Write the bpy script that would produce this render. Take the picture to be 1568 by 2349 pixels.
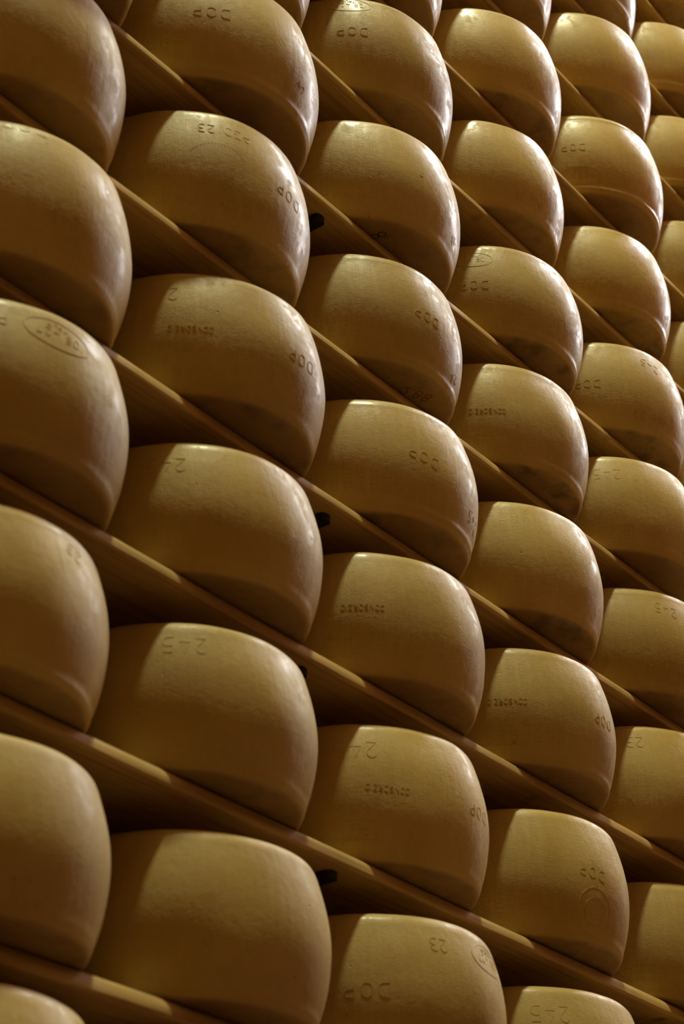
import bpy, math, random
from mathutils import Matrix, Vector, noise

for o in list(bpy.data.objects):
    bpy.data.objects.remove(o, do_unlink=True)
scene = bpy.context.scene
COL = scene.collection

# ------------------------------------------------------------------ camera
FRAME_W, FRAME_H, FOCAL_PX = 1568, 2349, 4889.6
cam_data = bpy.data.cameras.new('camera')
cam = bpy.data.objects.new('camera', cam_data)
COL.objects.link(cam)
cam_data.sensor_fit = 'HORIZONTAL'
cam_data.sensor_width = 24.0
cam_data.lens = FOCAL_PX / FRAME_W * 24.0
cam_data.clip_start = 0.05
cam_data.clip_end = 100
RIGHT = Vector((0.58167, -0.81317, -0.02017))
UP = Vector((-0.38319, -0.2958, 0.87502))
FWD = Vector((0.71751, 0.50125, 0.48366))
m = Matrix((RIGHT, UP, -FWD)).transposed().to_4x4()
m.translation = Vector((-1.90122, -1.86957, -2.49107))
cam.matrix_world = m
cam_data.dof.use_dof = True
cam_data.dof.focus_distance = 4.35
cam_data.dof.aperture_fstop = 5.0
scene.camera = cam

# ------------------------------------------------------------------ world, exposure
world = bpy.data.worlds.new('world')
scene.world = world
world.use_nodes = True
bgn = world.node_tree.nodes['Background']
bgn.inputs[0].default_value = (0.30, 0.17, 0.07, 1)
bgn.inputs[1].default_value = 0.004
scene.view_settings.view_transform = 'Standard'
scene.view_settings.look = 'None'
scene.view_settings.gamma = 1.0
scene.view_settings.use_curve_mapping = False
scene.view_settings.exposure = 0.0
scene.cycles.max_bounces = 4
scene.cycles.diffuse_bounces = 3
scene.cycles.glossy_bounces = 2
scene.cycles.adaptive_threshold = 0.05
scene.cycles.adaptive_min_samples = 12

# a warm lamp hangs above the aisle here; cooler lamp panels and a tall window farther down it
LAMP_XS = (0.35,)
LAMP_Y, LAMP_Z = -1.85, 10.0
LAMP_POWER = 940.0
LAMP_COLOR = (0.93, 0.98, 0.64)
WINDOW_STRENGTH = 1.0
STRIP_XS = (5.4, 8.2, 11.0)
STRIP_Y, STRIP_Z = -1.05, 5.0
STRIP_POWER = 225.0
STRIP_COLOR = (0.97, 0.97, 1.0)
WINDOW_COLOR = (1.0, 0.93, 0.88)

# room extents
FLOOR_Z, CEIL_Z = -4.1, 11.2
X0, X1 = -5.0, 15.0
Y_FRONT, Y_BACK = -2.7, 0.66

# ------------------------------------------------------------------ helpers
def mesh_obj(name, verts, faces, mat, parent=None, smooth=True):
    me = bpy.data.meshes.new(name)
    me.from_pydata(verts, [], faces)
    if mat:
        me.materials.append(mat)
    if smooth:
        me.polygons.foreach_set('use_smooth', [True] * len(me.polygons))
    me.update()
    ob = bpy.data.objects.new(name, me)
    COL.objects.link(ob)
    if parent:
        ob.parent = parent
    return ob


def tag(o, label=None, cat=None, group=None, kind=None):
    if label: o['label'] = label
    if cat: o['category'] = cat
    if group: o['group'] = group
    if kind: o['kind'] = kind
    return o


def box_data(x0, x1, y0, y1, z0, z1):
    v = [(x0, y0, z0), (x1, y0, z0), (x1, y1, z0), (x0, y1, z0),
         (x0, y0, z1), (x1, y0, z1), (x1, y1, z1), (x0, y1, z1)]
    f = [(0, 3, 2, 1), (4, 5, 6, 7), (0, 1, 5, 4), (1, 2, 6, 5), (2, 3, 7, 6), (3, 0, 4, 7)]
    return v, f


def box(name, b, mat, parent=None):
    v, f = box_data(*b)
    return mesh_obj(name, v, f, mat, parent, smooth=False)


class NT:
    """small wrapper for building node trees"""
    def __init__(self, name):
        self.mat = bpy.data.materials.new(name)
        self.mat.use_nodes = True
        self.t = self.mat.node_tree
        self.bsdf = self.t.nodes['Principled BSDF']

    def n(self, typ, **kw):
        nd = self.t.nodes.new(typ)
        for k, v in kw.items():
            setattr(nd, k, v)
        return nd

    def put(self, sock, val):
        if hasattr(val, 'is_output') or isinstance(val, bpy.types.NodeSocket):
            self.t.links.new(val, sock)
        else:
            sock.default_value = val

    def math(self, op, a, b=0.0, c=0.0, clamp=False):
        nd = self.n('ShaderNodeMath', operation=op, use_clamp=clamp)
        self.put(nd.inputs[0], a)
        self.put(nd.inputs[1], b)
        self.put(nd.inputs[2], c)
        return nd.outputs[0]

    def noise(self, vec, scale, detail=2.0, rough=0.5, dist=0.0):
        nd = self.n('ShaderNodeTexNoise')
        self.put(nd.inputs['Vector'], vec)
        nd.inputs['Scale'].default_value = scale
        nd.inputs['Detail'].default_value = detail
        nd.inputs['Roughness'].default_value = rough
        nd.inputs['Distortion'].default_value = dist
        return nd.outputs['Fac']

    def ramp(self, fac, stops, interp='LINEAR'):
        nd = self.n('ShaderNodeValToRGB')
        cr = nd.color_ramp
        cr.interpolation = interp
        while len(cr.elements) < len(stops):
            cr.elements.new(0.5)
        for e, (p, c) in zip(cr.elements, stops):
            e.position = p
            e.color = c if len(c) == 4 else (*c, 1)
        self.put(nd.inputs[0], fac)
        return nd.outputs['Color']

    def mix(self, fac, a, b, blend='MIX'):
        nd = self.n('ShaderNodeMix', data_type='RGBA', blend_type=blend)
        self.put(nd.inputs[0], fac)
        self.put(nd.inputs[6], a if not isinstance(a, tuple) else (*a, 1))
        self.put(nd.inputs[7], b if not isinstance(b, tuple) else (*b, 1))
        return nd.outputs[2]

    def mapr(self, v, a, b, c, d, typ='LINEAR'):
        nd = self.n('ShaderNodeMapRange', interpolation_type=typ)
        for i, x in enumerate((v, a, b, c, d)):
            self.put(nd.inputs[i], x)
        return nd.outputs[0]


# ------------------------------------------------------------------ materials
FONT5X7 = {
    'P': ['11110', '10001', '10001', '11110', '10000', '10000', '10000'],
    'A': ['01110', '10001', '10001', '11111', '10001', '10001', '10001'],
    'R': ['11110', '10001', '10001', '11110', '10100', '10010', '10001'],
    'M': ['10001', '11011', '10101', '10101', '10001', '10001', '10001'],
    'I': ['11111', '00100', '00100', '00100', '00100', '00100', '11111'],
    'G': ['01110', '10001', '10000', '10111', '10001', '10001', '01110'],
    'N': ['10001', '11001', '10101', '10101', '10011', '10001', '10001'],
    'O': ['01110', '10001', '10001', '10001', '10001', '10001', '01110'],
    'E': ['11111', '10000', '10000', '11110', '10000', '10000', '11111'],
    ' ': ['00000'] * 7,
}
DOT_TEXT = 'PARMIGIANO REGGIANO '


def rind_material(name, dots=True, tint=1.0):
    t = NT(name)
    tc = t.n('ShaderNodeTexCoord').outputs['Object']
    info = t.n('ShaderNodeObjectInfo')
    rnd = info.outputs['Random']
    sep = t.n('ShaderNodeSeparateColor')
    t.put(sep.inputs[0], info.outputs['Color'])
    strength, tone, wear = sep.outputs[0], sep.outputs[1], sep.outputs[2]
    xyz = t.n('ShaderNodeSeparateXYZ')
    t.put(xyz.inputs[0], tc)
    px, py, pz = xyz.outputs
    # per-wheel shifted coordinates for the noises
    off = t.n('ShaderNodeVectorMath', operation='ADD')
    t.put(off.inputs[0], tc)
    comb = t.n('ShaderNodeCombineXYZ')
    t.put(comb.inputs[0], t.math('MULTIPLY', rnd, 37.0))
    t.put(comb.inputs[1], t.math('MULTIPLY', rnd, 91.0))
    t.put(comb.inputs[2], t.math('MULTIPLY', rnd, 13.0))
    t.put(off.inputs[1], comb.outputs[0])
    nv = off.outputs[0]
    big = t.noise(nv, 7.0, 2.0, 0.6)
    mid = t.noise(nv, 28.0, 2.0, 0.65)
    fine = t.noise(nv, 240.0, 0.0, 0.6)
    # stretched noise: the vertical streaks the cloth leaves on the rind
    st = t.n('ShaderNodeMapping')
    t.put(st.inputs['Vector'], nv)
    st.inputs['Scale'].default_value = (1.0, 1.0, 0.06)
    streak = t.noise(st.outputs[0], 90.0, 1.0, 0.6)
    # straw to amber
    col = t.ramp(big, [(0.30, (0.50 * tint, 0.330 * tint, 0.088 * tint)),
                       (0.52, (0.57 * tint, 0.400 * tint, 0.120 * tint)),
                       (0.74, (0.62 * tint, 0.455 * tint, 0.150 * tint))])
    col = t.mix(t.math('MULTIPLY', t.mapr(mid, 0.48, 0.75, 0.0, 1.0), 0.22), col, (0.40, 0.25, 0.08))
    col = t.mix(t.math('MULTIPLY', t.mapr(streak, 0.5, 0.8, 0.0, 1.0), 0.14), col, (0.70, 0.54, 0.25))
    # per wheel tone
    hsv = t.n('ShaderNodeHueSaturation')
    t.put(hsv.inputs['Value'], t.mapr(tone, 0.0, 1.0, 0.86, 1.10))
    t.put(hsv.inputs['Color'], col)
    hsv.inputs['Saturation'].default_value = 1.0
    col = hsv.outputs[0]
    # small dark pits
    vor = t.n('ShaderNodeTexVoronoi')
    t.put(vor.inputs['Vector'], nv)
    vor.inputs['Scale'].default_value = 42.0
    pit = t.math('MULTIPLY', t.mapr(vor.outputs['Distance'], 0.03, 0.10, 1.0, 0.0),
                 t.mapr(mid, 0.56, 0.66, 0.0, 1.0), clamp=True)
    col = t.mix(t.math('MULTIPLY', pit, 0.55), col, (0.14, 0.07, 0.02))
    # the flat underside is mixed to a darker brown than the sides
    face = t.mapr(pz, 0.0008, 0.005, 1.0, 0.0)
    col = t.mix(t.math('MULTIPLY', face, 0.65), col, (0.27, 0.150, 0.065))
    # grime on the flat underside (has its own patchy shape)
    geo = t.n('ShaderNodeNewGeometry')
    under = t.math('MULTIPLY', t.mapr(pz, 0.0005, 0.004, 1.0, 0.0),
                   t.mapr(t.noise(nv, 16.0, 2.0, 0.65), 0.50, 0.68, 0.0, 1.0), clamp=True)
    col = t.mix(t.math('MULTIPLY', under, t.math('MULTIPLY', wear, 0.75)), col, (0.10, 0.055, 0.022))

    h = t.math('MULTIPLY', fine, 0.00022)
    h = t.math('ADD', h, t.math('MULTIPLY', mid, 0.0005))
    h = t.math('ADD', h, t.math('MULTIPLY', streak, 0.0005))
    h = t.math('ADD', h, t.math('MULTIPLY', t.noise(nv, 75.0, 1.0, 0.6), 0.00035))
    h = t.math('SUBTRACT', h, t.math('MULTIPLY', pit, 0.0016))
    if dots:
        PITCH, DV, DU = 0.0238, 0.00205, 0.00205
        s = t.math('MULTIPLY', t.math('ARCTAN2', py, px), 0.226)
        # the band is pressed slightly askew
        s = t.math('ADD', t.math('ADD', s, 3.0), t.math('MULTIPLY', rnd, 0.5))
        scol = t.math('DIVIDE', s, PITCH)
        ci = t.math('FLOOR', scol)
        v = t.math('DIVIDE', t.math('MULTIPLY', t.math('FRACT', scol), PITCH), DV)   # 0..11.6 rows
        vr = t.math('FLOOR', v)
        inband = t.math('LESS_THAN', vr, 6.5)
        # alternate start of neighbouring lines
        shift = t.math('ADD', t.math('MULTIPLY', t.math('MODULO', ci, 2.0), 57.0),
                       t.math('MULTIPLY', t.math('FRACT', t.math('MULTIPLY', t.math('SINE', t.math('MULTIPLY', ci, 12.9898)), 43758.5)), 8.0))
        u = t.math('ADD', t.math('DIVIDE', pz, DU), t.math('ADD', t.math('FLOOR', shift), 240.0))
        uc = t.math('FLOOR', t.math('MODULO', u, 120.0))
        masks = []
        for ch in DOT_TEXT:
            for c in range(5):
                masks.append(sum(1 << r for r in range(7) if FONT5X7[ch][r][c] == '1'))
            masks.append(0)
        seg = t.math('FLOOR', t.math('DIVIDE', uc, 30.0))
        fr = t.math('DIVIDE', t.math('ADD', t.math('MODULO', uc, 30.0), 0.5), 30.0)
        val = None
        for k in range(4):
            stops = [(i / 30.0, (masks[30 * k + i] / 127.0,) * 3) for i in range(30)]
            rc = t.ramp(fr, stops, 'CONSTANT')
            sp = t.n('ShaderNodeSeparateColor')
            t.put(sp.inputs[0], rc)
            w = t.math('MULTIPLY', sp.outputs[0], t.math('COMPARE', seg, float(k), 0.25))
            val = w if val is None else t.math('ADD', val, w)
        code = t.math('FLOOR', t.math('ADD', t.math('MULTIPLY', val, 127.0), 0.5))
        bit = t.math('MODULO', t.math('FLOOR', t.math('DIVIDE', code, t.math('POWER', 2.0, vr))), 2.0)
        fu = t.math('SUBTRACT', t.math('FRACT', u), 0.5)
        fv = t.math('SUBTRACT', t.math('FRACT', v), 0.5)
        dd = t.math('SQRT', t.math('ADD', t.math('MULTIPLY', fu, fu), t.math('MULTIPLY', fv, fv)))
        dot = t.mapr(dd, 0.08, 0.38, 1.0, 0.0, 'SMOOTHSTEP')
        dot = t.math('MULTIPLY', t.math('MULTIPLY', dot, bit), inband)
        # worn in places, absent near both edges
        worn = t.mapr(big, 0.34, 0.50, 0.35, 1.0)
        edge = t.math('MULTIPLY', t.mapr(pz, 0.028, 0.040, 0.0, 1.0), t.mapr(pz, 0.212, 0.226, 1.0, 0.0))
        dot = t.math('MULTIPLY', t.math('MULTIPLY', dot, worn), t.math('MULTIPLY', edge, strength))
        h = t.math('SUBTRACT', h, t.math('MULTIPLY', dot, 0.0010))
        col = t.mix(t.math('MULTIPLY', dot, 0.34), col, (0.22, 0.13, 0.04))
    bump = t.n('ShaderNodeBump')
    bump.inputs['Strength'].default_value = 0.9
    bump.inputs['Distance'].default_value = 1.0
    t.put(bump.inputs['Height'], h)
    b = t.bsdf
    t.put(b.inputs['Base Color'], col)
    t.put(b.inputs['Roughness'], t.mapr(mid, 0.3, 0.7, 0.48, 0.64))
    t.put(b.inputs['Normal'], bump.outputs[0])
    b.inputs['IOR'].default_value = 1.46
    b.inputs['Specular IOR Level'].default_value = 0.30
    # oil sits on the rind in blotches: gloss comes and goes
    blotch = t.noise(nv, 26.0, 3.0, 0.65)
    t.put(b.inputs['Coat Weight'], t.math('MULTIPLY', t.mapr(blotch, 0.45, 0.54, 0.08, 0.60), info.outputs['Alpha']))
    t.put(b.inputs['Coat Roughness'], t.mapr(blotch, 0.46, 0.60, 0.36, 0.24))
    return t.mat


def wood_material(name, c0, c1, c2, axis_scale=(0.35, 9.0, 9.0)):
    t = NT(name)
    tc = t.n('ShaderNodeTexCoord').outputs['Object']
    rnd = t.n('ShaderNodeObjectInfo').outputs['Random']
    add = t.n('ShaderNodeVectorMath', operation='ADD')
    comb = t.n('ShaderNodeCombineXYZ')
    t.put(comb.inputs[0], t.math('MULTIPLY', rnd, 53.0))
    t.put(comb.inputs[2], t.math('MULTIPLY', rnd, 17.0))
    t.put(add.inputs[0], tc)
    t.put(add.inputs[1], comb.outputs[0])
    mp = t.n('ShaderNodeMapping')
    t.put(mp.inputs['Vector'], add.outputs[0])
    mp.inputs['Scale'].default_value = axis_scale
    grain = t.noise(mp.outputs[0], 9.0, 5.0, 0.62, 0.6)
    blot = t.noise(add.outputs[0], 4.0, 3.0, 0.6)
    fine = t.noise(mp.outputs[0], 45.0, 3.0, 0.6)
    col = t.ramp(grain, [(0.28, c0), (0.5, c1), (0.75, c2)])
    col = t.mix(t.math('MULTIPLY', t.mapr(blot, 0.45, 0.75, 0, 1), 0.45), col, c0)
    # knots / stains
    vor = t.n('ShaderNodeTexVoronoi')
    t.put(vor.inputs['Vector'], add.outputs[0])
    vor.inputs['Scale'].default_value = 6.0
    knot = t.mapr(vor.outputs['Distance'], 0.05, 0.13, 1.0, 0.0)
    col = t.mix(t.math('MULTIPLY', knot, 0.6), col, (0.07, 0.035, 0.012))
    bump = t.n('ShaderNodeBump')
    bump.inputs['Strength'].default_value = 0.6
    bump.inputs['Distance'].default_value = 1.0
    t.put(bump.inputs['Height'], t.math('ADD', t.math('MULTIPLY', grain, 0.0012), t.math('MULTIPLY', fine, 0.0006)))
    t.put(t.bsdf.inputs['Base Color'], col)
    t.put(t.bsdf.inputs['Roughness'], t.mapr(blot, 0.3, 0.7, 0.5, 0.68))
    t.put(t.bsdf.inputs['Normal'], bump.outputs[0])
    return t.mat


def plain_material(name, col, rough=0.6, metal=0.0, var=0.15, scale=6.0, bump=0.0):
    t = NT(name)
    tc = t.n('ShaderNodeTexCoord').outputs['Object']
    ns = t.noise(tc, scale, 4.0, 0.6)
    lo = tuple(c * (1 - var) for c in col)
    hi = tuple(min(1, c * (1 + var)) for c in col)
    t.put(t.bsdf.inputs['Base Color'], t.ramp(ns, [(0.3, lo), (0.7, hi)]))
    t.bsdf.inputs['Roughness'].default_value = rough
    t.bsdf.inputs['Metallic'].default_value = metal
    if bump:
        bn = t.n('ShaderNodeBump')
        bn.inputs['Distance'].default_value = bump
        t.put(bn.inputs['Height'], ns)
        t.put(t.bsdf.inputs['Normal'], bn.outputs[0])
    return t.mat


def glow_material(name, col, strength):
    t = NT(name)
    t.bsdf.inputs['Base Color'].default_value = (0.8, 0.8, 0.8, 1)
    t.bsdf.inputs['Emission Color'].default_value = (*col, 1)
    t.bsdf.inputs['Emission Strength'].default_value = strength
    return t.mat


M_RIND = rind_material('cheese_rind')
M_RIND_SMOOTH = rind_material('smooth_cheese_rind', dots=False)
M_STAMP = rind_material('stamped_rind', dots=False, tint=0.97)
M_WOOD = wood_material('oiled_shelf_wood', (0.36, 0.212, 0.066), (0.56, 0.368, 0.124), (0.68, 0.475, 0.180))
M_PLANKWALL = wood_material('wall_boards', (0.10, 0.05, 0.02), (0.16, 0.085, 0.032), (0.21, 0.12, 0.05), (9.0, 9.0, 0.35))
M_STEEL = plain_material('black_steel', (0.012, 0.012, 0.012), 0.55, 0.0)
M_PLASTER = plain_material('ochre_plaster', (0.40, 0.205, 0.07), 0.9, 0.0, 0.15, 3.0, 0.002)
M_CEIL = plain_material('dim_ceiling', (0.10, 0.07, 0.04), 0.9)
M_FLOOR = plain_material('concrete_floor', (0.13, 0.06, 0.03), 0.6, 0.0, 0.2, 4.0, 0.001)
M_LAMP = glow_material('lamp_tube', LAMP_COLOR, 0.5)
M_WINDOW = glow_material('window_daylight', WINDOW_COLOR, WINDOW_STRENGTH)
M_HOUSING = plain_material('lamp_housing', (0.55, 0.53, 0.48), 0.5)
M_REDINK = plain_material('red_ink', (0.16, 0.010, 0.012), 0.6)
M_BLACKINK = plain_material('black_ink', (0.02, 0.012, 0.01), 0.6)

# ------------------------------------------------------------------ the room
def struct(name, b, mat):
    return tag(box(name, b, mat), kind='structure')


struct('floor', (X0, X1, Y_FRONT, Y_BACK, FLOOR_Z - 0.1, FLOOR_Z), M_FLOOR)
struct('ceiling', (X0, X1, Y_FRONT, Y_BACK, CEIL_Z, CEIL_Z + 0.1), M_CEIL)
struct('wall_back', (X0, X1, Y_BACK, Y_BACK + 0.1, FLOOR_Z, CEIL_Z), M_PLANKWALL)
struct('wall_front', (X0, X1, Y_FRONT - 0.1, Y_FRONT, FLOOR_Z, CEIL_Z), M_PLASTER)
struct('wall_left', (X0 - 0.1, X0, Y_FRONT, Y_BACK, FLOOR_Z, CEIL_Z), M_PLASTER)
# far wall with a tall opening for the window
WY0, WY1, WZ0, WZ1 = -2.35, -0.20, 2.0, 6.0
v, f = [], []
for b in ((X1, X1 + 0.1, Y_FRONT, WY0, FLOOR_Z, CEIL_Z), (X1, X1 + 0.1, WY1, Y_BACK, FLOOR_Z, CEIL_Z),
          (X1, X1 + 0.1, WY0, WY1, FLOOR_Z, WZ0), (X1, X1 + 0.1, WY0, WY1, WZ1, CEIL_Z)):
    bv, bf = box_data(*b)
    f += [tuple(i + len(v) for i in q) for q in bf]
    v += bv
tag(mesh_obj('wall_right', v, f, M_PLASTER, None, False), kind='structure')
win = bpy.data.objects.new('window_1', None)
COL.objects.link(win)
win.location = (X1 + 0.05, (WY0 + WY1) / 2, WZ0)
tag(win, kind='structure')
hw, hh = (WY1 - WY0) / 2, WZ1 - WZ0
for y in (-hw + 0.03, 0.0, hw - 0.03):
    box('window_frame', (-0.04, 0.04, y - 0.03, y + 0.03, 0, hh), M_HOUSING, win)
for z in (0.03, hh / 3, 2 * hh / 3, hh - 0.03):
    box('window_bar', (-0.035, 0.035, -hw + 0.06, hw - 0.06, z - 0.03, z + 0.03), M_HOUSING, win)
for i in range(2):
    for j in range(3):
        y0 = -hw + 0.06 if i == 0 else 0.03
        y1 = -0.03 if i == 0 else hw - 0.06
        z0 = (0.06, hh / 3 + 0.03, 2 * hh / 3 + 0.03)[j]
        z1 = (hh / 3 - 0.03, 2 * hh / 3 - 0.03, hh - 0.06)[j]
        box('window_pane', (-0.005, 0.005, y0, y1, z0, z1), M_WINDOW, win)

# ------------------------------------------------------------------ lamps above the aisle
def lathe(name, prof, mat, parent, n=32):
    verts, faces = [], []
    for r, z in prof:
        for i in range(n):
            a = 2 * math.pi * i / n
            verts.append((r * math.cos(a), r * math.sin(a), z))
    for j in range(len(prof) - 1):
        for i in range(n):
            k_ = (i + 1) % n
            faces.append((j * n + i, j * n + k_, (j + 1) * n + k_, (j + 1) * n + i))
    return mesh_obj(name, verts, faces, mat, parent)


def make_lamp(x):
    root = bpy.data.objects.new('hanging_lamp', None)
    COL.objects.link(root)
    root.location = (x, LAMP_Y, LAMP_Z)
    tag(root, 'warm round hanging lamp high above the aisle, out of the picture', 'lamp')
    lathe('lamp_shade', [(0.44, -0.03), (0.43, 0.06), (0.34, 0.18), (0.14, 0.25), (0.05, 0.26), (0.001, 0.26)], M_HOUSING, root)
    lathe('bulb', [(0.001, 0.03), (0.06, 0.04), (0.08, 0.08), (0.06, 0.14), (0.03, 0.2)], M_LAMP, root)
    lathe('hanger', [(0.012, 0.26), (0.012, CEIL_Z - LAMP_Z)], M_STEEL, root, 10)
    ld = bpy.data.lights.new('lamp_light', 'AREA')
    ld.shape = 'DISK'
    ld.size = 0.8
    ld.energy = LAMP_POWER
    ld.color = LAMP_COLOR
    lo = bpy.data.objects.new('lamp_light', ld)
    COL.objects.link(lo)
    lo.parent = root
    return root


for x in LAMP_XS:
    make_lamp(x)


def make_strip(x):
    root = bpy.data.objects.new('panel_lamp', None)
    COL.objects.link(root)
    root.location = (x, STRIP_Y, STRIP_Z)
    tag(root, 'wide cool white lamp panel farther down the aisle, out of the picture', 'lamp', 'lamp panels down the aisle')
    box('housing', (-1.0, 1.0, -0.55, 0.55, 0.02, 0.10), M_HOUSING, root)
    for sx in (-0.6, 0.6):
        box('hanger', (sx - 0.006, sx + 0.006, -0.006, 0.006, 0.10, CEIL_Z - STRIP_Z), M_STEEL, root)
    ld = bpy.data.lights.new('panel_light', 'AREA')
    ld.shape = 'RECTANGLE'
    ld.size, ld.size_y = 1.9, 1.0
    ld.energy = STRIP_POWER
    ld.color = STRIP_COLOR
    lo = bpy.data.objects.new('panel_light', ld)
    COL.objects.link(lo)
    lo.parent = root


for x in STRIP_XS:
    make_strip(x)

# ------------------------------------------------------------------ the rack
PITCH_X, PITCH_Z = 0.5, 0.3284
SHELF_T, SHELF_D = 0.030, 0.46
DZ = {-4: 0.0009, -3: 0.0085, -2: -0.0047, -1: -0.0041, 0: -0.0075, 1: -0.001, 2: 0.001, 3: 0.0077, 4: 0.0043, 5: -0.0052}
ARM_X = {3: 0.692, 1: 0.700, -1: 0.700, -2: 0.700}


def shelf_z(k):
    return -k * PITCH_Z + DZ.get(k, 0.0)


ORD = ['first', 'second', 'third', 'fourth', 'fifth', 'sixth', 'seventh', 'eighth', 'ninth', 'tenth', 'eleventh', 'twelfth']
SHELF_X0, SHELF_X1 = -1.3, 4.9


def make_shelf(k):
    """plank with rounded front edge, slightly uneven along its length"""
    rng = random.Random(900 + k)
    ph = [rng.uniform(0, 6.28) for _ in range(4)]
    R = 0.006
    sec = [(SHELF_D, -SHELF_T), (0.25, -SHELF_T), (0.06, -SHELF_T)]
    for a in (0, 22, 45, 68, 90):
        r_ = math.radians(a)
        sec.append((R * 0.8 - R * 0.8 * math.sin(r_), -SHELF_T + R * 0.8 - R * 0.8 * math.cos(r_)))
    RT = 0.025
    for a in (0, 15, 30, 45, 60, 75, 90):
        r_ = math.radians(a)
        sec.append((RT * 0.8 - RT * 0.8 * math.cos(r_), -RT + RT * math.sin(r_)))
    sec += [(0.06, 0.0), (SHELF_D, 0.0)]
    n = 90
    verts, faces = [], []
    for i in range(n + 1):
        x = SHELF_X0 + (SHELF_X1 - SHELF_X0) * i / n
        wob = 0.0012 * math.sin(2.1 * x + ph[0]) + 0.0009 * math.sin(7.3 * x + ph[1])
        wz = 0.0008 * math.sin(5.1 * x + ph[2])
        for (y, z) in sec:
            dy = wob if y < 0.05 else 0.0
            dzz = wz if (z < -SHELF_T * 0.6 and y < 0.05) else 0.0
            verts.append((x, y + dy, z + dzz))
    m_ = len(sec)
    for i in range(n):
        for j in range(m_):
            a, b = i * m_ + j, i * m_ + (j + 1) % m_
            faces.append((a, b, b + m_, a + m_))
    faces.append(tuple(range(m_ - 1, -1, -1)))
    faces.append(tuple(n * m_ + j for j in range(m_)))
    faces = [tuple(reversed(q)) for q in faces]
    ob = mesh_obj('shelf_board', verts, faces, M_WOOD)
    ob.location = (0, 0, shelf_z(k))
    # sharp long edges at the back stay sharp enough with smooth shading by angle
    ob.data.set_sharp_from_angle(angle=math.radians(50))
    return ob


SHELF_KS = list(range(-8, 7))
SHELF_TXT = {
    -8: None, -7: None, -6: None,
    -5: 'wooden shelf board crossing the top right corner of the picture',
    -4: 'wooden shelf board ending at the right edge, first below the top right corner',
    -3: 'wooden shelf board second below the top right corner',
    -2: 'wooden shelf board entering right of centre at the top edge',
    -1: 'wooden shelf board running from top edge beside the oval-stamped wheel',
    0: 'wooden shelf board entering at top left corner, dark bracket end beneath it',
    1: 'wooden shelf board carrying the wheel with red ink writing underneath',
    2: 'wooden shelf board starting at left edge about a quarter down',
    3: 'wooden shelf board starting at left edge near half height',
    4: 'wooden shelf board starting at left edge about two thirds down',
    5: 'lowest wooden shelf board in view, at the bottom left corner',
    6: None,
}
for k in SHELF_KS:
    ob = make_shelf(k)
    lab = SHELF_TXT[k] or 'long wooden shelf board just beyond the picture edge'
    tag(ob, lab, 'shelf', 'shelf boards of the rack')


def rounded_arm(x, y0, y1, z1):
    """flat steel arm with a rounded, slightly tapered front end"""
    hw_, t_ = 0.016, 0.012
    out = []
    for a in (-90, -60, -30, 0, 30, 60, 90):
        r_ = math.radians(a)
        out.append((x + hw_ * math.sin(r_) * (0.85 if abs(a) == 90 else 0.9), y0 + 0.010 - 0.010 * math.cos(r_)))
    out += [(x + hw_, y0 + 0.06), (x + hw_, y1), (x - hw_, y1), (x - hw_, y0 + 0.06)]
    n = len(out)
    verts = [(a, b, z1 - t_) for a, b in out] + [(a, b, z1) for a, b in out]
    faces = [tuple(range(n - 1, -1, -1)), tuple(range(n, 2 * n))]
    faces += [(i, (i + 1) % n, n + (i + 1) % n, n + i) for i in range(n)]
    return verts, faces


POST_Y = 0.52


def make_upright(x, label):
    root = bpy.data.objects.new('rack_upright', None)
    COL.objects.link(root)
    root.location = (x, POST_Y, FLOOR_Z)
    tag(root, label, 'rack', 'steel uprights of the rack')
    box('post', (-0.03, 0.03, -0.03, 0.03, 0.0, 3.1 - FLOOR_Z), M_STEEL, root)
    for k in SHELF_KS:
        ax = (ARM_X[k] - x) if (k in ARM_X and abs(ARM_X[k] - x) < 0.2) else 0.0
        v_, f_ = rounded_arm(ax, 0.024 - POST_Y, 0.0, shelf_z(k) - SHELF_T - 0.0014 - FLOOR_Z)
        mesh_obj('bracket_arm', v_, f_, M_STEEL, root, False)


make_upright(0.767, 'black steel rack upright whose bracket ends show beneath shelves right of second column')
make_upright(-1.233, 'black steel rack upright hidden behind the wheels left of the picture')
make_upright(2.767, 'black steel rack upright hidden behind the wheels beyond the right edge')

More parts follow.
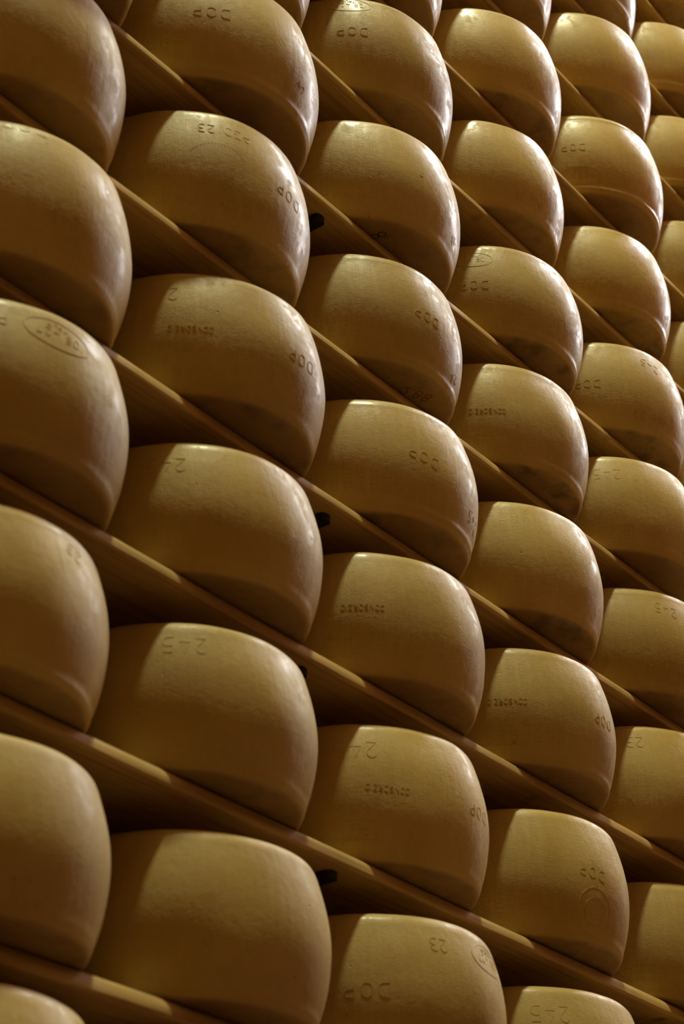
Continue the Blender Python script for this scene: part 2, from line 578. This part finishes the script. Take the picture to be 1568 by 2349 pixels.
# ------------------------------------------------------------------ cheese wheels
R_BASE, R_MAX, HEIGHT, EXPO, Y_CENTRE = 0.2092, 0.2358, 0.2464, 1.93, 0.1414
W = {
     (-4, 5): (-0.0058, -0.0019, 0.0008, 0.0014),
     (-3, 4): (0.0005, -0.0029, 0.0006, 0.0013),
     (-3, 5): (0.0016, 0.0005, -0.0002, -0.0004),
     (-2, 3): (0.0072, 0.0005, -0.0002, -0.0004),
     (-2, 4): (-0.0064, -0.0063, 0.0023, -0.0003),
     (-2, 5): (0.0126, 0.0042, -0.0018, -0.0036),
     (-1, 2): (0.0166, 0.0029, -0.0015, -0.0001),
     (-1, 3): (-0.0053, 0.0096, -0.0028, -0.0025),
     (-1, 4): (-0.0063, 0.0037, -0.0009, -0.0011),
     (-1, 5): (0.0048, 0.0016, -0.0007, -0.0015),
     (0, 0): (0.0007, -0.0003, 0.0001, 0.0),
     (0, 1): (-0.0004, -0.0089, 0.0035, -0.0),
     (0, 2): (0.0047, -0.0033, 0.0005, -0.001),
     (0, 3): (0.009, 0.0029, 0.0001, -0.0089),
     (0, 4): (-0.0061, -0.0015, 0.0004, -0.0057),
     (1, 0): (-0.0137, 0.0064, -0.0022, -0.0),
     (1, 1): (-0.0152, 0.0006, 0.0007, 0.0053),
     (1, 2): (-0.0046, 0.003, -0.0015, -0.0036),
     (1, 3): (-0.0108, 0.0019, -0.0008, 0.0005),
     (1, 4): (-0.0209, -0.0077, 0.003, -0.002),
     (2, 0): (0.0072, -0.0009, 0.0007, -0.0001),
     (2, 1): (0.012, -0.0046, 0.0013, -0.0004),
     (2, 2): (0.008, -0.0054, 0.0003, -0.0026),
     (2, 3): (-0.0025, 0.0002, 0.0001, 0.0002),
     (2, 4): (-0.0096, -0.0034, 0.0014, 0.0032),
     (3, 0): (0.008, -0.0033, 0.0012, 0.0),
     (3, 1): (0.0098, 0.0013, -0.0008, -0.0068),
     (3, 2): (0.0028, -0.0031, 0.0006, -0.0003),
     (3, 3): (-0.0007, 0.0021, -0.0009, 0.0008),
     (3, 4): (0.0008, 0.001, -0.0002, 0.0054),
     (4, 0): (-0.0065, 0.0052, -0.0014, -0.0002),
     (4, 1): (-0.0096, 0.0036, -0.0006, -0.0015),
     (4, 2): (-0.001, 0.0039, -0.0015, 0.0035),
     (4, 3): (0.0026, 0.0051, -0.0013, 0.004),
     (4, 4): (0.0172, 0.0083, -0.0028, 0.0015),
     (5, 0): (-0.0, -0.0041, 0.0007, 0.0001),
     (5, 1): (0.0058, -0.0026, 0.0009, 0.0076),
     (5, 2): (-0.0031, -0.0071, 0.0024, 0.0058),
     (5, 3): (-0.0032, -0.0012, 0.0005, 0.0025), }
W[(0, 0)] = (-0.020, -0.030, 0.0, 0.0)   # stands a little proud of its shelf
W[(0, -1)] = (-0.030, 0.0, 0.0, 0.0)
STAMPS = {
    (0, 1): [('DOP', -131.5, 0.1303, 0.021, 0), ('5', -80.8, 0.0645, 0.02, 60)],
    (1, 1): [('23', -128.6, 0.1958, 0.02, 0), ('AGO', -114.1, 0.196, 0.02, -4), ('DOP', -85.4, 0.12, 0.021, -6), ('245', -114.5, 0.0423, 0.022, 0), ('ARC', -123.8, 0.1461, 0.05, 0)],
    (2, 1): [('245', -152.6, 0.1838, 0.026, 0), ('CONSORZIO', -139.4, 0.1119, 0.0105, 0), ('DOP', -86.9, 0.1147, 0.021, 0), ('AL', -145.7, 0.0375, 0.02, 0)],
    (3, 1): [('245', -146.8, 0.1814, 0.026, 0)],
    (4, 1): [('245', -134.5, 0.1947, 0.028, 0)],
    (-1, 2): [('OVAL', -140.3, 0.2093, 0.034, 0), ('DOP', -139.3, 0.1277, 0.02, 0)],
    (1, 2): [('DOP', -101.0, 0.1129, 0.019, -6), ('23', -71.3, 0.0376, 0.018, 20)],
    (0, 2): [('7', -104.6, 0.1247, 0.012, 0), ('23', -70.4, 0.0491, 0.016, 20)],
    (2, 2): [('DOP', -111.7, 0.1177, 0.02, -12), ('245', -69.8, 0.0553, 0.024, -10)],
    (3, 2): [('CONSORZIO', -141.4, 0.1186, 0.0105, 0), ('BOX', -150.6, 0.0476, 0.03, 0)],
    (4, 2): [('245', -144.0, 0.1906, 0.03, 0), ('CONSORZIO', -131.1, 0.12, 0.0105, -3), ('BOX', -144.8, 0.0495, 0.03, 0), ('AGO', -144.8, 0.0489, 0.018, 0), ('DOP', -80.0, 0.1217, 0.021, 0)],
    (5, 2): [('DOP', -143.8, 0.1152, 0.023, 0), ('23', -113.0, 0.1984, 0.022, 0), ('OVAL', -80.6, 0.1992, 0.04, 0)],
    (0, 3): [('OVAL', -148.7, 0.1808, 0.034, 0), ('DOP', -147.9, 0.1099, 0.019, 0)],
    (-1, 3): [('23', -113.4, 0.0413, 0.018, -5), ('AGO', -102.3, 0.042, 0.018, -8)],
    (-2, 3): [('23', -103.1, 0.0414, 0.016, 10)],
    (1, 3): [('CONSORZIO', -143.0, 0.1083, 0.0105, 0), ('BOX', -148.7, 0.0391, 0.03, 0), ('AL', -149.2, 0.0392, 0.02, 0)],
    (3, 3): [('CONSORZIO', -143.3, 0.1176, 0.0105, 0), ('BOX', -148.5, 0.0494, 0.03, 0), ('DOP', -87.0, 0.1184, 0.02, 0)],
    (4, 3): [('DOP', -105.1, 0.1272, 0.02, -5), ('OVAL', -103.4, 0.0559, 0.07, 0)],
    (5, 3): [('245', -133.0, 0.1904, 0.03, 0)],
    (-2, 4): [('DOP', -146.6, 0.1208, 0.018, 0), ('OVAL', -143.1, 0.0444, 0.036, 0)],
    (0, 4): [('DOP', -149.6, 0.1049, 0.018, 0), ('23', -119.3, 0.0406, 0.018, -5), ('AGO', -104.9, 0.0425, 0.018, -5), ('245', -108.6, 0.1816, 0.022, -15)],
    (1, 4): [('245', -143.2, 0.1817, 0.026, 0), ('AGO', -139.3, 0.0412, 0.02, 0), ('23', -152.1, 0.0426, 0.02, 0), ('BOX', -139.3, 0.0412, 0.032, 0)],
    (2, 4): [('245', -115.9, 0.1914, 0.024, -8), ('23', -125.2, 0.0451, 0.02, -3), ('AGO', -113.5, 0.0468, 0.02, -3)],
    (3, 4): [('23', -141.7, 0.2031, 0.024, 0), ('245', -147.5, 0.0546, 0.02, 60)],
    (2, 0): [('DOP', -119.7, 0.231, 0.022, 0), ('245', -102.6, 0.0742, 0.022, 0)],
    (3, 0): [('OVAL', -102.9, 0.1922, 0.042, -4), ('P', -125.0, 0.194, 0.021, 0)],
    (4, 0): [('23', -82.9, 0.2009, 0.021, -25)],
}

NSEG = 144


class Wheel:
    def __init__(self, key):
        self.key = key
        seedv = (key[0] + 20) * 31 + (key[1] + 5) * 7
        rng = random.Random(seedv)
        dx, dy, dR, dH = W.get(key, (rng.uniform(-.008, .008), rng.uniform(-.004, .004), 0, rng.uniform(-.003, .003)))
        self.x = key[1] * PITCH_X + dx
        self.y = Y_CENTRE + dy
        self.z = shelf_z(key[0])
        self.Rb, self.Rm, self.H = R_BASE + dR, R_MAX + dR, HEIGHT + dH
        self.lip = rng.uniform(0.0003, 0.0014)
        self.lipz = rng.uniform(0.011, 0.017)
        if key == (-2, 4):
            self.lip = 0.0030
        self.harm = [(n, rng.uniform(0, 6.28), rng.uniform(0.3, 1.0) * a) for n, a in
                     ((2, .0014), (3, .0010), (5, .0006), (7, .0005), (11, .00035))]
        self.off = Vector((rng.uniform(0, 90), rng.uniform(0, 90), rng.uniform(0, 90)))

    def radius(self, th, z):
        H = self.H
        t = min(max(z / H, 0.0), 1.0)
        r = self.Rb + (self.Rm - self.Rb) * (1 - abs(2 * t - 1) ** EXPO)
        eb, et = 0.007, 0.017
        if z < eb:
            u = z / eb
            r -= eb * (1 - math.sqrt(max(0, 1 - (1 - u) ** 2)))
        if H - z < et:
            u = (H - z) / et
            r -= et * (1 - math.sqrt(max(0, 1 - (1 - u) ** 2)))
        # pressed rims left by the mould near both faces
        r += self.lip * math.exp(-((z - self.lipz) / 0.005) ** 2)
        r -= 0.6 * self.lip * math.exp(-((z - self.lipz - 0.012) / 0.006) ** 2)
        zt = H - z
        r += 0.5 * self.lip * math.exp(-((zt - 0.022) / 0.005) ** 2)
        fade = min(1.0, z / 0.004)
        for n, p, a in self.harm:
            r += a * math.sin(n * th + p + 4.0 * z) * (0.4 + 0.6 * fade)
        q = Vector((math.cos(th) * 0.23, math.sin(th) * 0.23, z)) * 14.0 + self.off
        r += 0.0011 * noise.noise(q)
        return r

    def point(self, th, z, h=0.0):
        r = self.radius(th, z) + h
        return (r * math.cos(th), r * math.sin(th), z)


def make_wheel(key, mat):
    w = Wheel(key)
    H = w.H
    zs = [0.0, 0.0005, 0.0015, 0.003, 0.005, 0.007, 0.0095, 0.012, 0.0145, 0.017, 0.020, 0.024, 0.028, 0.033]
    zs += [0.033 + (H - 0.033 - 0.030) * i / 15 for i in range(1, 16)]
    zs += [H - d for d in (0.027, 0.024, 0.021, 0.018, 0.015, 0.012, 0.009, 0.006, 0.0035, 0.0015, 0.0004, 0.0)]
    verts, faces = [], []
    rings = []
    def ring(fn):
        base = len(verts)
        for i in range(NSEG):
            verts.append(fn(2 * math.pi * i / NSEG))
        rings.append(base)
    for fr in (0.25, 0.6, 0.9):
        ring(lambda th, fr=fr: (fr * w.radius(th, 0) * math.cos(th), fr * w.radius(th, 0) * math.sin(th), 0.0004))
    for z in zs:
        ring(lambda th, z=z: w.point(th, z))
    for fr in (0.9, 0.6, 0.25):
        ring(lambda th, fr=fr: (fr * w.radius(th, H) * math.cos(th), fr * w.radius(th, H) * math.sin(th), H - 0.001))
    for a, b in zip(rings[:-1], rings[1:]):
        for i in range(NSEG):
            j = (i + 1) % NSEG
            faces.append((a + i, a + j, b + j, b + i))
    faces.append(tuple(rings[0] + i for i in range(NSEG - 1, -1, -1)))
    faces.append(tuple(rings[-1] + i for i in range(NSEG)))
    ob = mesh_obj('cheese_wheel', verts, faces, mat)
    ob.location = (w.x, w.y, w.z)
    return ob, w


# ---- stroke lettering pressed into the rind (unit box 0..width, 0..1)
def arc(cx, cy, rx, ry, a0, a1, n=8):
    return [(cx + rx * math.cos(math.radians(a0 + (a1 - a0) * i / n)), cy + ry * math.sin(math.radians(a0 + (a1 - a0) * i / n))) for i in range(n + 1)]


GLYPH = {
    'D': (0.62, [[(0.0, 0.0), (0.0, 1.0), (0.3, 1.0)] + arc(0.3, 0.70, 0.32, 0.30, 90, 0, 5) + arc(0.3, 0.30, 0.32, 0.30, 0, -90, 5) + [(0.0, 0.0)]]),
    'O': (0.60, [arc(0.30, 0.70, 0.30, 0.30, 0, 180, 8) + arc(0.30, 0.30, 0.30, 0.30, 180, 360, 8) + [(0.60, 0.70)]]),
    'P': (0.56, [[(0.0, 0.0), (0.0, 1.0), (0.28, 1.0)] + arc(0.28, 0.72, 0.28, 0.28, 90, -90, 8) + [(0.0, 0.44)]]),
    '2': (0.58, [arc(0.28, 0.71, 0.28, 0.29, 170, -30, 8) + [(0.0, 0.0), (0.58, 0.0)]]),
    '3': (0.56, [[(0.02, 1.0), (0.30, 1.0)] + arc(0.30, 0.76, 0.25, 0.24, 90, -90, 7) + [(0.14, 0.52), (0.30, 0.52)] + arc(0.30, 0.26, 0.26, 0.26, 90, -90, 7) + [(0.0, 0.0)]]),
    '4': (0.62, [[(0.42, 0.0), (0.42, 0.55)], [(0.34, 1.0), (0.0, 0.28), (0.62, 0.28)]]),
    '5': (0.58, [[(0.54, 1.0), (0.06, 1.0), (0.04, 0.56), (0.30, 0.60)] + arc(0.28, 0.30, 0.30, 0.30, 80, -90, 8) + [(0.0, 0.0)]]),
    '7': (0.55, [[(0.0, 1.0), (0.55, 1.0), (0.2, 0.0)]]),
    '0': (0.56, [arc(0.28, 0.70, 0.28, 0.30, 0, 180, 7) + arc(0.28, 0.30, 0.28, 0.30, 180, 360, 7) + [(0.56, 0.70)]]),
    '8': (0.54, [arc(0.27, 0.75, 0.24, 0.25, -90, 270, 12), arc(0.27, 0.25, 0.27, 0.25, 90, 450, 12)]),
    'A': (0.64, [[(0.0, 0.0), (0.0, 0.55), (0.22, 1.0), (0.42, 1.0), (0.64, 0.55), (0.64, 0.0)], [(0.0, 0.42), (0.64, 0.42)]]),
    'G': (0.60, [[(0.60, 1.0), (0.18, 1.0)] + arc(0.18, 0.80, 0.18, 0.20, 90, 180, 3) + arc(0.18, 0.20, 0.18, 0.20, 180, 270, 3) + [(0.60, 0.0), (0.60, 0.45), (0.34, 0.45)]]),
    'L': (0.50, [[(0.0, 1.0), (0.0, 0.0), (0.50, 0.0)]]),
    'C': (0.60, [arc(0.32, 0.68, 0.30, 0.32, 20, 180, 6) + arc(0.32, 0.32, 0.30, 0.32, 180, 340, 6)]),
    'N': (0.66, [[(0.0, 0.0), (0.0, 1.0), (0.66, 0.0), (0.66, 1.0)]]),
    'S': (0.56, [arc(0.29, 0.75, 0.25, 0.25, 20, 240, 7) + arc(0.27, 0.25, 0.27, 0.26, 70, -160, 7)]),
    'R': (0.60, [[(0.0, 0.0), (0.0, 1.0), (0.30, 1.0)] + arc(0.30, 0.74, 0.26, 0.26, 90, -90, 6) + [(0.0, 0.48)], [(0.28, 0.48), (0.60, 0.0)]]),
    'Z': (0.58, [[(0.0, 1.0), (0.58, 1.0), (0.0, 0.0), (0.58, 0.0)]]),
    'I': (0.10, [[(0.05, 0.0), (0.05, 1.0)]]),
    'T': (0.58, [[(0.0, 1.0), (0.58, 1.0)], [(0.29, 1.0), (0.29, 0.0)]]),
}


def text_strokes(txt, h, spacing):
    """polylines centred on the origin, in metres"""
    xs, out = 0.0, []
    for ch in txt:
        if ch == ' ':
            xs += 0.45 * h
            continue
        wd, strokes = GLYPH[ch]
        for s in strokes:
            out.append([(xs + px * h, py * h) for px, py in s])
        xs += (wd + spacing) * h
    tot = xs - spacing * h
    return [[(px - tot / 2, py - h / 2) for px, py in s] for s in out], tot


def resample(line, step):
    out = [line[0]]
    for (x0, y0), (x1, y1) in zip(line[:-1], line[1:]):
        d = math.hypot(x1 - x0, y1 - y0)
        n = max(1, int(math.ceil(d / step)))
        for i in range(1, n + 1):
            out.append((x0 + (x1 - x0) * i / n, y0 + (y1 - y0) * i / n))
    return out


def groove_mesh(lines, place, half, depth):
    """ribbon with two raised lips and a hollow in between, laid on place(u, v, height)"""
    prof = [(-1.0, -0.35), (-0.62, 1.0), (-0.25, 0.12), (0.25, 0.12), (0.62, 1.0), (1.0, -0.35)]
    verts, faces = [], []
    for ln in lines:
        ln = resample(ln, 0.004)
        n = len(ln)
        base = len(verts)
        for i, (x, y) in enumerate(ln):
            a = ln[max(0, i - 1)]
            b = ln[min(n - 1, i + 1)]
            tx, ty = b[0] - a[0], b[1] - a[1]
            l = math.hypot(tx, ty) or 1.0
            nx, ny = -ty / l, tx / l
            for o, hgt in prof:
                verts.append(place(x + nx * o * half, y + ny * o * half, hgt * depth + (0.00014 if abs(o) < 0.9 else -0.0001)))
        for i in range(n - 1):
            for j in range(5):
                p = base + i * 6 + j
                faces.append((p, p + 1, p + 7, p + 6))
    return verts, faces


def make_stamp(ob, w, spec):
    txt, th_deg, z0, h, rot = spec
    th0 = math.radians(th_deg)
    R0 = w.radius(th0, z0)
    c, s = math.cos(math.radians(rot)), math.sin(math.radians(rot))

    def place(x, y, hgt):
        xr, yr = x * c - y * s, x * s + y * c
        # the wheel has been turned over: lettering stands on its head
        z = min(max(z0 - yr, 0.004), w.H - 0.004)
        return w.point(th0 - xr / R0, z, hgt)
    half, depth = 0.0010, 0.00028
    name = 'stamped_letters'
    if txt == 'OVAL':
        a = h * (1.35 if h < 0.05 else 0.62)
        lines = [arc(0, 0, a, h * 0.62, 0, 360, 40)]
        if h < 0.05:
            l1, _ = text_strokes('08 427', h * 0.36, 0.35)
            l2, _ = text_strokes('ITALIA', h * 0.20, 0.35)
            lines += [[(x, y + h * 0.02) for x, y in l] for l in l1] + [[(x, y - h * 0.36) for x, y in l] for l in l2]
        else:
            lines.append(arc(0, 0, a * 0.62, h * 0.36, 0, 360, 30))
        name, half = 'oval_stamp', 0.0008
    elif txt == 'BOX':
        hx, hy = 0.034, h / 2
        lines = [[(-hx, -hy), (hx, -hy), (hx, hy), (-hx, hy), (-hx, -hy)]]
        name, half = 'stamped_frame', 0.0010
    elif txt == 'ARC':
        lines = []
        pts = arc(0, 0.02, 0.05, 0.035, 200, 340, 22)
        for (x, y) in pts:
            lines.append([(x - 0.0006, y), (x + 0.0006, y)])
        name, half = 'dotted_arc', 0.0007
    else:
        sp = 0.42 if txt == 'DOP' else 0.28
        lines, _ = text_strokes(txt, h, sp)
        if txt == 'DOP':
            lines = [[(x * 1.2, y) for x, y in l] for l in lines]
        if txt.isdigit():
            name = 'stamped_digits'
        if txt == '23' and w.key == (1, 1):
            half, depth = 0.0013, 0.0005
        if txt == 'CONSORZIO':
            half, depth = 0.0008, 0.00025
    v_, f_ = groove_mesh(lines, place, half, depth)
    # outward facing
    f_ = [tuple(reversed(q)) for q in f_]
    st = mesh_obj(name, v_, f_, M_STAMP, ob)
    st.color = ob.color
    return st


def ink_note(ob, name, mat, cx, cy, ang, scale, shapes):
    """felt-pen writing on the flat underside"""
    c, s = math.cos(ang), math.sin(ang)
    verts, faces = [], []
    for ln in shapes:
        ln = resample([(x * scale, y * scale) for x, y in ln], 0.003)
        base, n = len(verts), len(ln)
        for i, (x, y) in enumerate(ln):
            a, b = ln[max(0, i - 1)], ln[min(n - 1, i + 1)]
            tx, ty = b[0] - a[0], b[1] - a[1]
            l = math.hypot(tx, ty) or 1.0
            for o in (-0.0011, 0.0011):
                xx, yy = x - ty / l * o, y + tx / l * o
                verts.append((cx + xx * c - yy * s, cy + xx * s + yy * c, 0.0001))
        for i in range(n - 1):
            p = base + 2 * i
            faces.append((p, p + 1, p + 3, p + 2))
    return mesh_obj(name, verts, faces, mat, ob, False)


# visible wheels: what sets each apart (rows counted downward in each upright stack)
COLNAME = ['first', 'second', 'third', 'fourth', 'fifth', 'sixth']
FIRST_ROW = {0: 0, 1: -1, 2: -2, 3: -3, 4: -4, 5: -5}
LAST_ROW = {0: 6, 1: 5, 2: 5, 3: 5, 4: 4, 5: 0}
LOOK = {
    (0, 0): 'cheese wheel cut by the top edge, base tip showing',
    (1, 0): 'dim brown cheese wheel with glossy right flank',
    (2, 0): 'straw cheese wheel with faint marks by the left edge',
    (3, 0): 'cheese wheel with a large faint oval stamp near its top',
    (4, 0): 'smooth unblemished cheese wheel cut by the left edge',
    (5, 0): 'blurred cheese wheel, lowest full one at left edge',
    (6, 0): 'cheese wheel whose top just shows in the bottom left corner',
    (-1, 1): 'cheese wheel cut by the top edge, dark base showing',
    (0, 1): 'large cheese wheel with three big letters stamped near top edge',
    (1, 1): 'cheese wheel boldly stamped 23 upside down near its top',
    (2, 1): 'cheese wheel with small lettering across its middle',
    (3, 1): 'plain cheese wheel with a faint 2 beside its shadow edge',
    (4, 1): 'smooth cheese wheel stamped 245 upside down near its top',
    (5, 1): 'big smooth blurred cheese wheel at the bottom',
    (-2, 2): 'cheese wheel cut by the top edge, right base showing',
    (-1, 2): 'cheese wheel with oval stamp and three big letters on top',
    (0, 2): 'cheese wheel with a black scribble on its underside',
    (1, 2): 'cheese wheel with red handwriting on its underside',
    (2, 2): 'cheese wheel covered in clear dotted lettering',
    (3, 2): 'cheese wheel with small lettering above an angular frame mark',
    (4, 2): 'cheese wheel with digits on top, lettering below and boxed mark',
    (5, 2): 'cheese wheel cut by bottom edge, oval stamp on right flank',
    (-3, 3): 'cheese wheel cut by the top edge, dark underside showing',
    (-2, 3): 'cheese wheel with reddish stain on its underside',
    (-1, 3): 'cheese wheel stamped with 23 low on its side',
    (0, 3): 'cheese wheel with half shaded oval stamp on its top left',
    (1, 3): 'cheese wheel with black smudges below boxed lettering',
    (2, 3): 'evenly dotted cheese wheel without large stamps',
    (3, 3): 'dotted cheese wheel with small lettering left of middle',
    (4, 3): 'dotted cheese wheel with a round stamp low on its right',
    (5, 3): 'cheese wheel stamped 245, cut by the bottom edge',
    (-4, 4): 'cheese wheel cut by the top edge with bright white rim',
    (-3, 4): 'smooth cheese wheel with the widest white glare on its flank',
    (-2, 4): 'cheese wheel with raised rim and faint oval stamp low down',
    (-1, 4): 'smooth pale cheese wheel with patchy white glare',
    (0, 4): 'cheese wheel stamped 23 low on its side with stained underside',
    (1, 4): 'cheese wheel stamped 245 on top and boxed date below',
    (2, 4): 'cheese wheel with 245 near the right edge of the picture',
    (3, 4): 'cheese wheel stamped 23 on its top left',
    (4, 4): 'cheese wheel in the lower right corner',
    (-5, 5): 'dark cheese wheel cut by the top right corner',
    (-4, 5): 'blurred plain cheese wheel below the top right corner',
    (-3, 5): 'blurred plain cheese wheel cut by the right edge',
    (-2, 5): 'soft-focus plain cheese wheel cut by the right edge',
    (-1, 5): 'sliver of cheese wheel at the right edge',
    (0, 5): 'thin sliver of cheese wheel at the right edge',
}
DOTS = {(0, 1): .75, (1, 1): .8, (2, 1): .35, (3, 1): .3, (4, 1): .0, (5, 1): .08, (-1, 2): 1.0, (0, 2): .9, (1, 2): .9, (2, 2): 1.0,
        (3, 2): .75, (4, 2): .45, (5, 2): .25, (-2, 3): .35, (-1, 3): .45, (0, 3): .5, (1, 3): .8, (2, 3): .95, (3, 3): 1.0, (4, 3): 1.0,
        (5, 3): .3, (-3, 4): .05, (-2, 4): .1, (-1, 4): .05, (0, 4): .35, (1, 4): .25, (2, 4): .5, (3, 4): .4, (4, 4): .9,
        (1, 0): .2, (2, 0): .3, (3, 0): .15, (4, 0): .0, (5, 0): .0}
# some wheels were brushed and oiled more recently than others
GLOSS = {(-3, 4): 0.85, (-2, 4): 0.8, (-1, 4): 0.8, (-2, 3): 0.85, (-1, 3): 0.75, (0, 3): 0.8, (-4, 4): 1.0, (-3, 3): 0.8, (-1, 2): 0.75,
         (0, 2): 0.7, (1, 2): 0.6, (2, 2): 0.6, (1, 3): 0.7, (2, 3): 0.6, (0, 4): 0.7, (0, 1): 0.5, (1, 1): 0.55, (4, 0): 0.2, (5, 0): 0.15,
         (3, 0): 0.3, (5, 1): 0.2, (4, 1): 0.3, (2, 0): 0.4}
WEAR = {(-2, 3): 0.8, (1, 3): 1.0, (0, 3): .8, (0, 4): 1.0, (-1, 4): .9, (2, 3): .8}

want = []
for c in range(0, 6):
    for k in range(FIRST_ROW[c], LAST_ROW[c] + 1):
        want.append((k, c, True))
# neighbours just beyond the picture edge, so that the rack goes on from other viewpoints
for k in range(0, 7):
    want.append((k, -1, False))
for k, c in [(-1, 0), (-2, 1), (-3, 2), (-4, 3), (-5, 4), (-6, 5), (6, 1), (6, 2), (6, 3), (5, 4), (1, 5), (2, 5), (3, 5), (4, 5), (6, 4), (5, 5)] + [(k, 6) for k in range(-7, 5)]:
    want.append((k, c, False))

for k, c, vis in want:
    dotted = DOTS.get((k, c), 0.3) if vis else 0.0
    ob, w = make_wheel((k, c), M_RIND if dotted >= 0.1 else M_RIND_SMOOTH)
    rng = random.Random(k * 100 + c + 5000)
    ob.color = (dotted, rng.uniform(0.2, 0.9), WEAR.get((k, c), rng.uniform(0.25, 0.6)),
                GLOSS.get((k, c), 0.45))   # dots, tone, grime, polish
    if vis:
        r = ORD[k - FIRST_ROW[c]]
        lab = f"{LOOK[(k, c)]}, {r} in {COLNAME[c]} stack"
    else:
        lab = 'cheese wheel on the rack beyond the edge of the picture'
    tag(ob, lab, 'cheese wheel', 'cheese wheels on the rack')
    for spec in STAMPS.get((k, c), []):
        make_stamp(ob, w, spec)
    if (k, c) == (1, 2):
        eight = arc(0, 0.5, 0.42, 0.5, -90, 270, 14)
        eight2 = arc(0, -0.45, 0.48, 0.5, 90, 450, 14)
        sh = []
        for ox in (1.1, 2.7):
            sh += [[(x + ox, y) for x, y in eight], [(x + ox, y) for x, y in eight2], [(ox + 0.75, -0.9), (ox + 0.9, -0.8)]]
        sh += [[(-1.0 + x, y) for x, y in arc(0, 0.4, 0.5, 0.55, 170, -40, 8) + [(-0.5, -0.9), (0.5, -0.8)]], [(-0.1, -0.9), (0.05, -0.8)]]
        n = ink_note(ob, 'ink_note', M_REDINK, 0.008, -0.152, math.radians(-20), 0.0135, sh)
        n['label'] = 'red handwritten numbers in felt pen'
    if (k, c) == (0, 2):
        sh = [arc(0, 0.5, 0.42, 0.5, -90, 270, 14), arc(0, -0.45, 0.48, 0.5, 90, 450, 14), [(0.75, -0.9), (0.95, -0.8)]]
        n = ink_note(ob, 'ink_note', M_BLACKINK, -0.0856, -0.1398, math.radians(10), 0.016, sh)
        n['label'] = 'black handwritten scribble'
